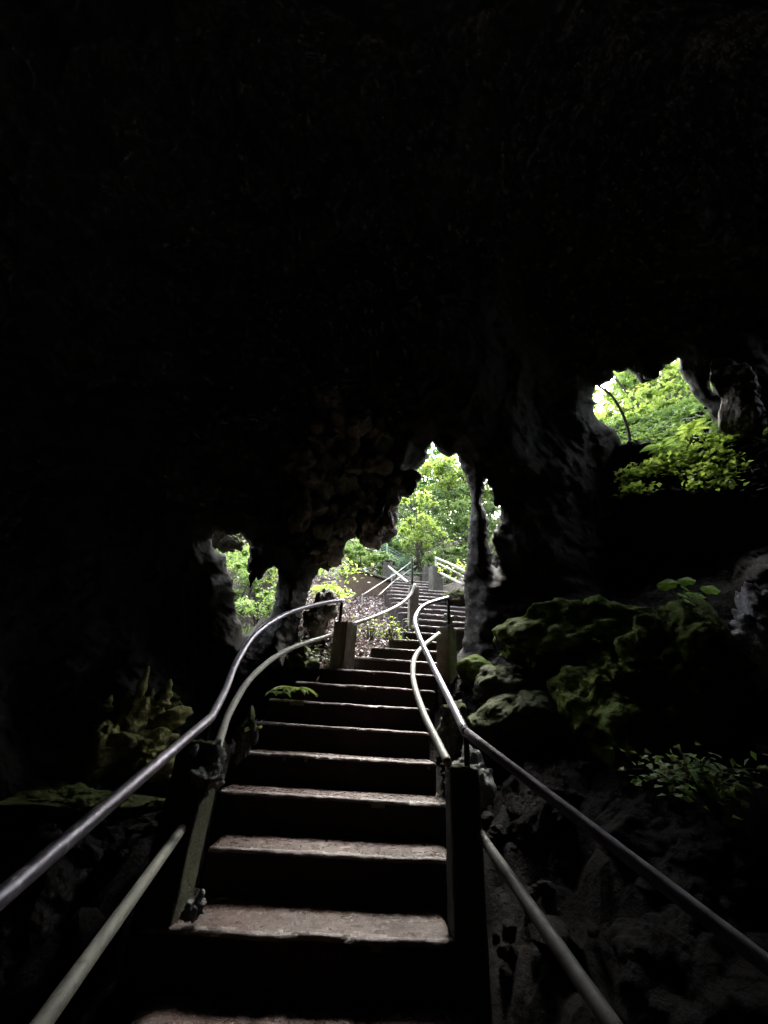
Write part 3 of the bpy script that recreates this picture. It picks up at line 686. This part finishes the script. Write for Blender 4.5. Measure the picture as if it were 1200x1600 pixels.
# ------------------------------------------------------------------ plants
def leaves_np(C, N, L, W, rng, fold=.25, droop=.25):
    """C centres (n,3), N normals, L length, W width: six-sided folded leaves"""
    n = len(C); N = N/np.linalg.norm(N, axis=1, keepdims=True)
    a_ = rng.normal(size=(n, 3)); a_ -= N*(a_*N).sum(1, keepdims=True); a_ /= np.linalg.norm(a_, axis=1, keepdims=True); b_ = np.cross(N, a_)
    L = np.broadcast_to(L, (n,))[:, None]; W = np.broadcast_to(W, (n,))[:, None]
    base = C-a_*L*.5; tip = C+a_*L*.5-N*L*droop*.5; mid = C
    l1 = C-a_*L*.12+b_*W*.5+N*W*fold*.5; r1 = C-a_*L*.12-b_*W*.5+N*W*fold*.5
    V = np.stack([base, l1, tip, r1, mid], 1).reshape(-1, 3); k = np.arange(n)*5
    F = np.concatenate([np.stack([k, k+4, k+1], 1), np.stack([k+1, k+4, k+2], 1), np.stack([k+4, k+3, k+2], 1), np.stack([k, k+3, k+4], 1)])
    return V, F
def crown_np(clumps, per, leaf, rng, spread=.4, flat=.6, upb=.8, minr=.0):
    C = []; 
    for c, r in clumps:
        n = int(per*(r/spread)**2) if spread else per
        d = rng.normal(size=(n, 3)); d /= np.linalg.norm(d, axis=1, keepdims=True); rr = r*np.abs(rng.normal(0, .62, n))+.02; ax = rng.uniform(.45, 1.35, 3); d = d*ax
        C.append(np.array(c)+d*rr[:, None]*np.array((1, 1, flat)))
    C = np.concatenate(C); N = rng.normal(size=C.shape)*.8+np.array((0, -.15, upb))
    s_ = rng.uniform(.7, 1.3, len(C))*leaf
    return leaves_np(C, N, s_, s_*.55, rng)
def tree(px, py, dist, rad, leaf, mat, seed, label, nclump=22, per=380, root=None, rooth=None, spread=.5, cat='tree', name='broadleaf_tree', flat=.65, group='trees outside the cave', trunk_r=.1):
    rng = np.random.default_rng(seed); c = np.array(R(px, py, dist)); rad = np.array(rad, float)
    cl = []
    while len(cl) < nclump*3:
        d = rng.uniform(-1, 1, 3)
        if np.linalg.norm(d) < 1:
            q0 = c+d*rad*1.08; out_ = rng.normal(size=3)*np.array((1, 1, .35)); out_ /= np.linalg.norm(out_)
            for m_ in range(3): cl.append((q0+out_*spread*.75*m_-np.array((0, 0, .12*m_*m_*spread)), spread*rng.uniform(.35, .75)*(1-.15*m_)))
    fx, fy = (c[0]+rng.uniform(-.5, .5), c[1]+rng.uniform(-.2, .8)) if root is None else root
    fz = float(ground_z(np.array([fx]), np.array([fy]))[0]) if rooth is None else rooth
    fz = min(fz, c[2]-rad[2]-.3)-.1
    t = empty(name, (fx, fy, fz), label, cat, group)
    mb = MB(); tip = c+np.array((0, 0, rad[2]*.3))
    tr = smooth_path([np.array((fx, fy, fz-.3)), np.array((fx, fy, fz))+(tip-np.array((fx, fy, fz)))*np.array((.25, .25, .45))+rng.normal(size=3)*.12, tip], 8)
    V, F = tube(tr, np.linspace(trunk_r, trunk_r*.2, len(tr)), 9, True, .01, seed); mb.add(V, F)
    mb.build('trunk', M_bark, t)
    mb = MB()
    for q, r in cl[:48:2]:
        k = int(len(tr)*rng.uniform(.35, .9)); s0 = tr[k]
        V, F = tube(smooth_path([s0, (s0+q)/2+np.array((0, 0, .15))+rng.normal(size=3)*.1, q], 6), np.linspace(trunk_r*.35, .008, 13), 6, True); mb.add(V, F)
    mb.build('branches', M_bark, t)
    V, F = crown_np(cl, per, leaf, rng, spread, flat); mb = MB(); mb.add(V, F); mb.build('crown', mat, t, smooth=False)
    return t
# through the cave mouth
tree(650, 815, 12.0, (.55, .6, .9), .10, L_yellow, 101, 'yellow-green broadleaved tree standing nearest beyond the stair head', 16, 330, spread=.36, trunk_r=.05)
tree(675, 800, 17.0, (3.2, 1.5, 2.6), .10, L_grey, 102, 'grey-green fine-leaved tree filling the middle of the cave mouth', 60, 700, spread=.7)
tree(715, 735, 18.5, (1.9, 1.5, 1.9), .13, L_yellow, 103, 'bright yellow-green tree high at the right of the grey-green one', 36, 520, spread=.7)
tree(725, 820, 14.5, (1.2, 1.2, .9), .10, L_mid, 104, 'light green tree low at the right side of the cave mouth', 24, 480, spread=.5)
tree(590, 850, 13.5, (1.7, 1.0, .8), .10, L_mid, 105, 'green bush-like tree behind the landing fence', 24, 480, spread=.45)
tree(560, 865, 10.6, (.8, .7, .4), .09, L_mid, 106, 'low green shrub above the retaining wall', 16, 400, spread=.35, name='shrub', cat='shrub', trunk_r=.04)
tree(640, 880, 12.2, (.7, .5, .3), .09, L_grey, 113, 'grey-green shrub just behind the wire fence', 12, 420, spread=.35, name='shrub', cat='shrub', trunk_r=.03)
tree(700, 880, 11.8, (.9, .6, .35), .09, L_mid, 114, 'green shrub behind the concrete post at the stair head', 14, 420, spread=.38, name='shrub', cat='shrub', trunk_r=.03)
tree(770, 800, 18.0, (1.6, 1.2, 2.4), .11, L_grey, 107, 'pale tree seen through the narrow slit beside the column', 46, 600, spread=.6)
# through the left opening
tree(395, 930, 9.5, (1.3, 1.0, 1.2), .07, L_mid, 108, 'ferny green tree filling the small left opening', 30, 620, spread=.45, rooth=0.5)
tree(430, 900, 11.5, (1.6, 1.2, 1.4), .08, L_yellow, 109, 'lighter tree behind the ferny one in the left opening', 26, 520, spread=.5, rooth=0.5)
tree(398, 960, 6.9, (.75, .5, .5), .06, L_mid, 115, 'low ferny shrub at the foot of the left opening', 18, 420, spread=.3, rooth=0.5, name='shrub', cat='shrub', trunk_r=.03)
# through the high right opening
tree(1005, 690, 10.8, (1.3, .8, .5), .10, L_mid, 116, 'leafy shrub on the slope low in the high right opening', 18, 380, spread=.4, rooth=float(R(1000, 700, 11)[2])-1.2, name='shrub', cat='shrub', trunk_r=.04)
tree(1085, 640, 11.5, (.9, .8, .5), .10, L_yellow, 117, 'yellow-green shrub at the right side of the high opening', 14, 380, spread=.4, rooth=float(R(1000, 700, 11)[2])-1.2, name='shrub', cat='shrub', trunk_r=.04)
hz = float(R(1000, 700, 11)[2])
tree(1010, 640, 12.5, (1.7, 1.3, 1.5), .13, L_yellow, 110, 'bright broadleaved tree filling the high right opening', 30, 330, spread=.55, rooth=hz-1)
tree(1060, 600, 15.0, (2.2, 1.5, 1.8), .13, L_mid, 111, 'darker green tree behind the bright one in the high right opening', 34, 380, spread=.6, rooth=hz-1)
tree(980, 680, 14.5, (2., 1.2, 1.2), .13, L_yellow, 112, 'tree low behind the sapling in the high right opening', 26, 380, spread=.6, rooth=hz-1)

def far_foliage(name, pts, mat, leaf, seed, label, n, thick=1.2):
    rng = np.random.default_rng(seed); C = []
    pts = np.array(pts, float)
    w = rng.dirichlet(np.ones(len(pts))*.5, n); q = w@pts
    C = ray(q[:, 0], q[:, 1])*(q[:, 2]+rng.uniform(0, thick, n)+.6*vnoise(np.stack([q[:, 0]*.05, q[:, 1]*.05, q[:, 0]*0], 1)))[:, None]
    N = rng.normal(size=C.shape)*.7+np.array((0, -.3, .7)); s_ = rng.uniform(.7, 1.4, n)*leaf
    V, F = leaves_np(C, N, s_, s_*.6, rng); mb = MB(); mb.add(V, F); o = mb.build(name, mat, None, False); return tag(o, label, None, None, 'stuff')
far_foliage('forest', [(500, 700, 24), (800, 700, 24), (860, 950, 24), (480, 950, 24), (650, 640, 25), (650, 800, 24)], L_deep, .26, 201, 'far wooded slope seen through the cave mouth', 16000, 3)
far_foliage('forest', [(300, 820, 15), (480, 820, 15), (480, 1020, 15), (300, 1020, 15)], L_mid, .16, 202, 'wooded slope seen through the left opening', 12000, 2)
far_foliage('forest', [(960, 560, 19), (1180, 520, 19), (1200, 760, 19), (960, 760, 19)], L_mid, .24, 203, 'wooded slope seen through the high right opening', 9000, 2)

# outer rock behind the left opening and the slit
boulder('outcrop', 352, 838, 7.0, (.45, .4, .27), 71, M_mosslt, 'sunlit pitted outcrop behind the top of the left opening', fine=.12, fs=4)
boulder('outcrop', 785, 868, 7.6, (.3, .4, .5), 73, M_mosslt, 'brown rock behind the foot of the narrow slit', fine=.08, fs=4)

# the high ledge under the right opening
def ledge():
    xs = np.linspace(-.6, 1.25, 140); ts = np.linspace(-.35, 1.6, 110)
    U, T = np.meshgrid(xs, ts); u = U.ravel(); t = T.ravel()
    fl, fr, bl, br = [np.array(v) for v in (R(975, 772, 6.7), R(1185, 775, 6.4), R(965, 690, 9.6), R(1190, 660, 9.0))]
    tt = np.clip(t, 0, 9)
    p = (fl*(1-u)[:, None]+fr*u[:, None])*(1-tt)[:, None]+(bl*(1-u)[:, None]+br*u[:, None])*tt[:, None]
    z0 = p[:, 2]
    z0 = z0-np.clip(-u, 0, 1)*1.6; p[:, 2] = z0+.16*fbm(p, 1.5, 4, 80)-.10*(1-np.abs(fbm(p, 2.2, 4, 86))*3).clip(-1, 1)+.22*(lobes(p, 1.6, 82)-.6)+.03*fbm(p, 9, 3, 83)+np.clip(u-.55, 0, 1)*.5*tt
    dn = np.clip(-t, 0, 1); p[:, 2] -= dn*7.; p[:, 1] += dn*.6+.12*fbm(p, 2, 3, 85)*(dn > 0)
    nx, ny = len(xs), len(ts); i, j = np.meshgrid(np.arange(ny-1), np.arange(nx-1), indexing='ij'); a_ = (i*nx+j).ravel()
    o = mesh_np('ledge', p, [np.stack([a_, a_+1, a_+nx+1, a_+nx], 1)], M_floor)
    tag(o, 'high rocky ledge sloping up to the right opening', None, None, 'structure')
    top = t.reshape(ny, nx) >= 0
    return p, u, t
LP, LU, LT = ledge()
# hillside beyond the ledge
b0 = np.array(R(1030, 690, 10.5)); xs = np.linspace(-1.2, 9, 60); ts = np.linspace(0, 16, 60); U, T = np.meshgrid(xs, ts)
p = np.stack([b0[0]+U.ravel()+T.ravel()*.4, b0[1]-1+T.ravel(), b0[2]-2.4+T.ravel()*.42], 1); p[:, 2] += .4*fbm(p, .7, 4, 88); a_ = (np.arange(59)[:, None]*60+np.arange(59)).ravel()
tag(mesh_np('hillside', p, [np.stack([a_, a_+1, a_+61, a_+60], 1)], M_litsoil), 'soil slope outside the high right opening', None, None, 'structure')
# ground cover on the ledge
rng = np.random.default_rng(7)
m = (LT > .0) & (LT < .75) & (LU > .0) & (LU < 1.1) & (vnoise(LP*1.9, 90) > -.15+.3*(LU > .8)); base = LP[m]
C = base[rng.integers(0, len(base), 3600)]+rng.normal(size=(3600, 3))*np.array((.07, .07, .035))+np.array((0, 0, .08))
V, F = leaves_np(C, rng.normal(size=C.shape)*.45+np.array((0, 0, 1)), rng.uniform(.05, .11, len(C)), rng.uniform(.04, .08, len(C)), rng)
mb = MB(); mb.add(V, F); tag(mb.build('ground_cover', L_yellow, None, False), 'low bright green leafy plants carpeting the high ledge', None, None, 'stuff')

m = (LT > .6) & (LT < 1.6) & (LU > -.3) & (LU < 1.1) & (vnoise(LP*2.3, 91) > -.3); base = LP[m]
C = base[rng.integers(0, len(base), 5000)]+rng.normal(size=(5000, 3))*np.array((.08, .08, .05))+np.array((0, 0, .12))
V, F = leaves_np(C, rng.normal(size=C.shape)*.6+np.array((0, -.4, 1)), rng.uniform(.08, .16, len(C)), rng.uniform(.05, .09, len(C)), rng)
mb = MB(); mb.add(V, F); tag(mb.build('undergrowth', L_mid, None, False), 'green undergrowth on the sill of the high opening', None, None, 'stuff')

# sapling in the high opening
sp = empty('sapling', R(983, 692, 8.9), 'thin bare curved sapling at the left of the high right opening', 'tree')
mb = MB(); pth = smooth_path([R(985, 700, 8.8), R(982, 675, 8.8), R(972, 645, 8.8), R(955, 618, 8.8), R(934, 602, 8.8)], 8)
V, F = tube(pth, np.linspace(.034, .018, len(pth)), 10, True, .008); mb.add(V, F); mb.build('trunk', M_bark, sp)
mb = MB(); V, F = tube(smooth_path([R(947, 611, 8.8), R(947, 602, 8.78)], 6), .012, 8); mb.add(V, F); mb.build('branch', M_bark, sp)
boulder('boulder', 990, 705, 8.3, (.34, .3, .22), 75, M_floor, 'dark rounded rock at the foot of the thin sapling', sub=5)

def fern(px, py, dist, nf, L, mat, seed, label, cat='fern', name='fern', pitch=.6, group=None):
    rng = np.random.default_rng(seed); c = np.array(R(px, py, dist)); t = empty(name, c, label, cat, group)
    for k in range(nf):
        az = 2*math.pi*k/nf+rng.uniform(-.3, .3); l = L*rng.uniform(.7, 1.15); d = np.array((math.cos(az), math.sin(az), 0)); s = np.linspace(0, 1, 15)
        path = c+np.outer(s*l, d)*.9+np.outer(l*(pitch*s-.75*s*s), (0, 0, 1)); mb = MB(); V, F = tube(path, np.linspace(.004, .0012, 15), 5, False); mb.add(V, F)
        side = np.cross(d, (0, 0, 1)); C = []; 
        for i in range(2, 15):
            for sg in (-1, 1):
                w = l*.26*math.sin(math.pi*min(1, s[i]*.9+.12))+.006; a0 = path[i]; tipp = a0+side*sg*w+d*w*.35-np.array((0, 0, w*.2)); wd = d*l*.028
                V = np.array([a0-wd, a0+wd, (a0+tipp)/2+wd*1.2+np.array((0, 0, .004)), tipp, (a0+tipp)/2-wd*1.2]); mb.add(V, np.array([[0, 1, 2], [0, 2, 4], [4, 2, 3]]))
        mb.build('frond', mat, t, False)
    return t
def leafy(px, py, dist, n, spread, leaf, mat, seed, label, cat='plant', name='leafy_plant', h=.15, wide=.75, group=None, flat=1.):
    rng = np.random.default_rng(seed); c = np.array(R(px, py, dist)); t = empty(name, c, label, cat, group)
    C = c+rng.normal(size=(n, 3))*np.array((spread, spread*.7, spread*.4*flat))+np.array((0, 0, h)); mb = MB()
    for q in C[:60]:
        V, F = tube(smooth_path([c+(q-c)*np.array((.3, .3, 0)), (c+q)/2+np.array((0, 0, .01)), q], 4), .0022, 5, False); mb.add(V, F)
    mb.build('stems', M_bark, t)
    V, F = leaves_np(C, rng.normal(size=C.shape)*.45+np.array((0, -.3, 1)), leaf*rng.uniform(.6, 1.2, n), leaf*wide*rng.uniform(.6, 1.1, n), rng)
    mb = MB(); mb.add(V, F); mb.build('leaves', mat, t, False); return t
fern(458, 1078, 3.75, 11, .21, L_yellow, 1, 'small bright green fern beside the fifth step')
fern(434, 1084, 3.6, 9, .14, L_mid, 2, 'tiny fern at the left of the bright fern by the steps')
fern(512, 925, 6.2, 9, .42, L_yellow, 3, 'arching fern on the lit rock at the left of the cave mouth')
fern(1080, 672, 7.9, 8, .32, L_yellow, 4, 'fern hanging under the right rim of the high opening')
fern(1035, 700, 8.0, 8, .34, L_mid, 5, 'fern on the ledge below the high opening')
leafy(520, 945, 5.7, 90, .16, .10, L_yellow, 6, 'bright yellow-green plant beside the fluted post')
leafy(540, 905, 6.8, 120, .22, .10, L_yellow, 7, 'leafy yellow-green plant left of the retaining wall')
leafy(610, 1000, 5.0, 60, .13, .07, L_yellow, 8, 'low leafy sprigs beside the narrow steps')
leafy(580, 1000, 4.9, 50, .14, .055, L_yellow, 9, 'scattered green seedlings in the litter beside the steps')
leafy(390, 1150, 2.95, 12, .05, .04, L_yellow, 10, 'tiny sprig at the left end of the fourth step', h=.04)
leafy(1080, 1210, 2.55, 220, .13, .05, L_mid, 11, 'small-leaved plant on the dark rock at the lower right', h=.0)
leafy(720, 900, 8.3, 90, .25, .1, L_yellow, 12, 'green sprigs under the upper right rail')
leafy(478, 1025, 4.5, 60, .12, .05, L_mid, 13, 'ivy on the rock under the left rail', h=.0)
# round-leaved plant on the mossy boulder
rp = empty('round_leaved_plant', R(1065, 935, 3.55), 'plant with a few large round backlit leaves on the mossy boulder', 'plant')
base = R(1066, 948, 3.55)
mbs = MB()
for k, (px, py, r, tilt) in enumerate(((1041, 912, .085, .25), (1071, 907, .07, .35), (1109, 920, .07, 1.1), (1086, 928, .07, .2), (1066, 929, .04, .4), (1078, 940, .045, .3), (1070, 918, .035, .5))):
    c = np.array(R(px, py, 3.55)); n = np.array((.15*(k-3), -.75-.5*tilt, .75)); n /= np.linalg.norm(n)
    u = np.cross(n, (0, 1, 0)); u /= np.linalg.norm(u); v = np.cross(n, u); a_ = np.linspace(0, 2*math.pi, 20, endpoint=False)
    rr = r*(1-.12*np.cos(a_))*(.86+.1*np.cos(2*a_)+.03*np.cos(7*a_))
    rings = [c]
    V = [c]
    for f in (.5, 1.):
        V += list(c+(np.cos(a_)*rr*f)[:, None]*u+(np.sin(a_)*rr*.8*f)[:, None]*v-n*(r*.16*f*f)+np.outer(.07*r*np.cos(5*a_)*f, n))
    V = np.array(V); j = np.arange(20); jn = (j+1) % 20
    mb = MB(); mb.add(V, [np.stack([np.zeros(20, int), 1+j, 1+jn], 1), np.stack([1+j, 21+j, 21+jn, 1+jn], 1)]); mb.build('leaf', L_round, rp, True)
    V, F = tube(smooth_path([base, (np.array(base)+c)/2+np.array((.01, 0, .02)), c], 6), .003, 6, False); mbs.add(V, F)
mbs.build('stems', L_mid, rp)

# broken stones on the ledge
rng = np.random.default_rng(16); mb = MB(); U0, F0 = ico(2); mm = (LT > .0) & (LT < 1.3) & (LU > .6) & (LU < 1.25); bb = LP[mm]
for k in range(420):
    q = bb[rng.integers(0, len(bb))]; r = rng.uniform(.03, .13)
    V = U0*(1+.4*vnoise(U0*1.7+k*3.3, 3))[:, None]*np.array((r, r*rng.uniform(.5, 1), r*rng.uniform(.3, .7))); V = rotz(V, rng.uniform(0, 6)); mb.add(V+q+rng.normal(size=3)*.03, F0)
tag(mb.build('rubble', M_floor, None, False), 'broken stones littering the right side of the high ledge', None, None, 'stuff')
# loose rubble beside the near steps
def ground_full(xx, yy):
    zz = ground_z(xx, yy); pp = np.stack([xx, yy, zz], 1); nv = np.clip((np.abs(xx-CX(yy))-HW(yy))/.25, 0, 1)
    return zz+nv*(.14*fbm(pp, 1.6, 4, 31)+.16*(lobes(pp, 2.6, 33)-.5)+.05*fbm(pp, 9, 3, 35))
rng = np.random.default_rng(15); mb = MB(); U0, F0 = ico(2)
for k in range(700):
    y = rng.uniform(.5, 4.6); sd_ = 1 if rng.random() < .6 else -1; x = float(CX(y))+sd_*(float(HW(y))+.12+rng.uniform(0, 1)**1.5*1.8)
    z = float(ground_full(np.array([x]), np.array([y]))[0]); r = rng.uniform(.015, .06)*(1+.8*(rng.random() < .1))
    V = U0*(1+.35*vnoise(U0*1.7+k*3.3, 3))[:, None]*np.array((r, r*rng.uniform(.6, 1), r*rng.uniform(.4, .8))); V = rotz(V, rng.uniform(0, 6)); mb.add(V+np.array((x, y, z+r*.2)), F0)
tag(mb.build('rubble', M_floor, None, False), 'loose stones scattered on the dark ground beside the steps', None, None, 'stuff')

# leaf litter outside the mouth
rng = np.random.default_rng(9); n = 9000
yy = rng.uniform(3.9, 9.2, n); ii = np.clip(np.floor((yy-1.761)/T_).astype(int), 0, 24); xl_ = np.array([min(TOPX[k][0], TOPX[min(24, k+1)][0]) for k in range(25)])[ii]; xx = xl_+.05-rng.uniform(0, 2.1, n)
zz = ground_z(xx, yy); pp = np.stack([xx, yy, zz], 1)
nearv = np.clip((np.abs(xx-CX(yy))-HW(yy))/.25, 0, 1)
zz = zz+nearv*(.14*fbm(pp, 1.6, 4, 31)+.16*(lobes(pp, 2.6, 33)-.5)+.05*fbm(pp, 9, 3, 35))
C = np.stack([xx, yy, zz+rng.uniform(.0, .05, n)], 1)
V, F = leaves_np(C, rng.normal(size=C.shape)*.6+np.array((0, 0, 1)), rng.uniform(.05, .12, n), rng.uniform(.03, .07, n), rng, .5, .6)
mb = MB(); mb.add(V, F); tag(mb.build('leaf_litter', M_litter, None, False), 'pale dead leaves covering the slope left of the upper stairs', None, None, 'stuff')
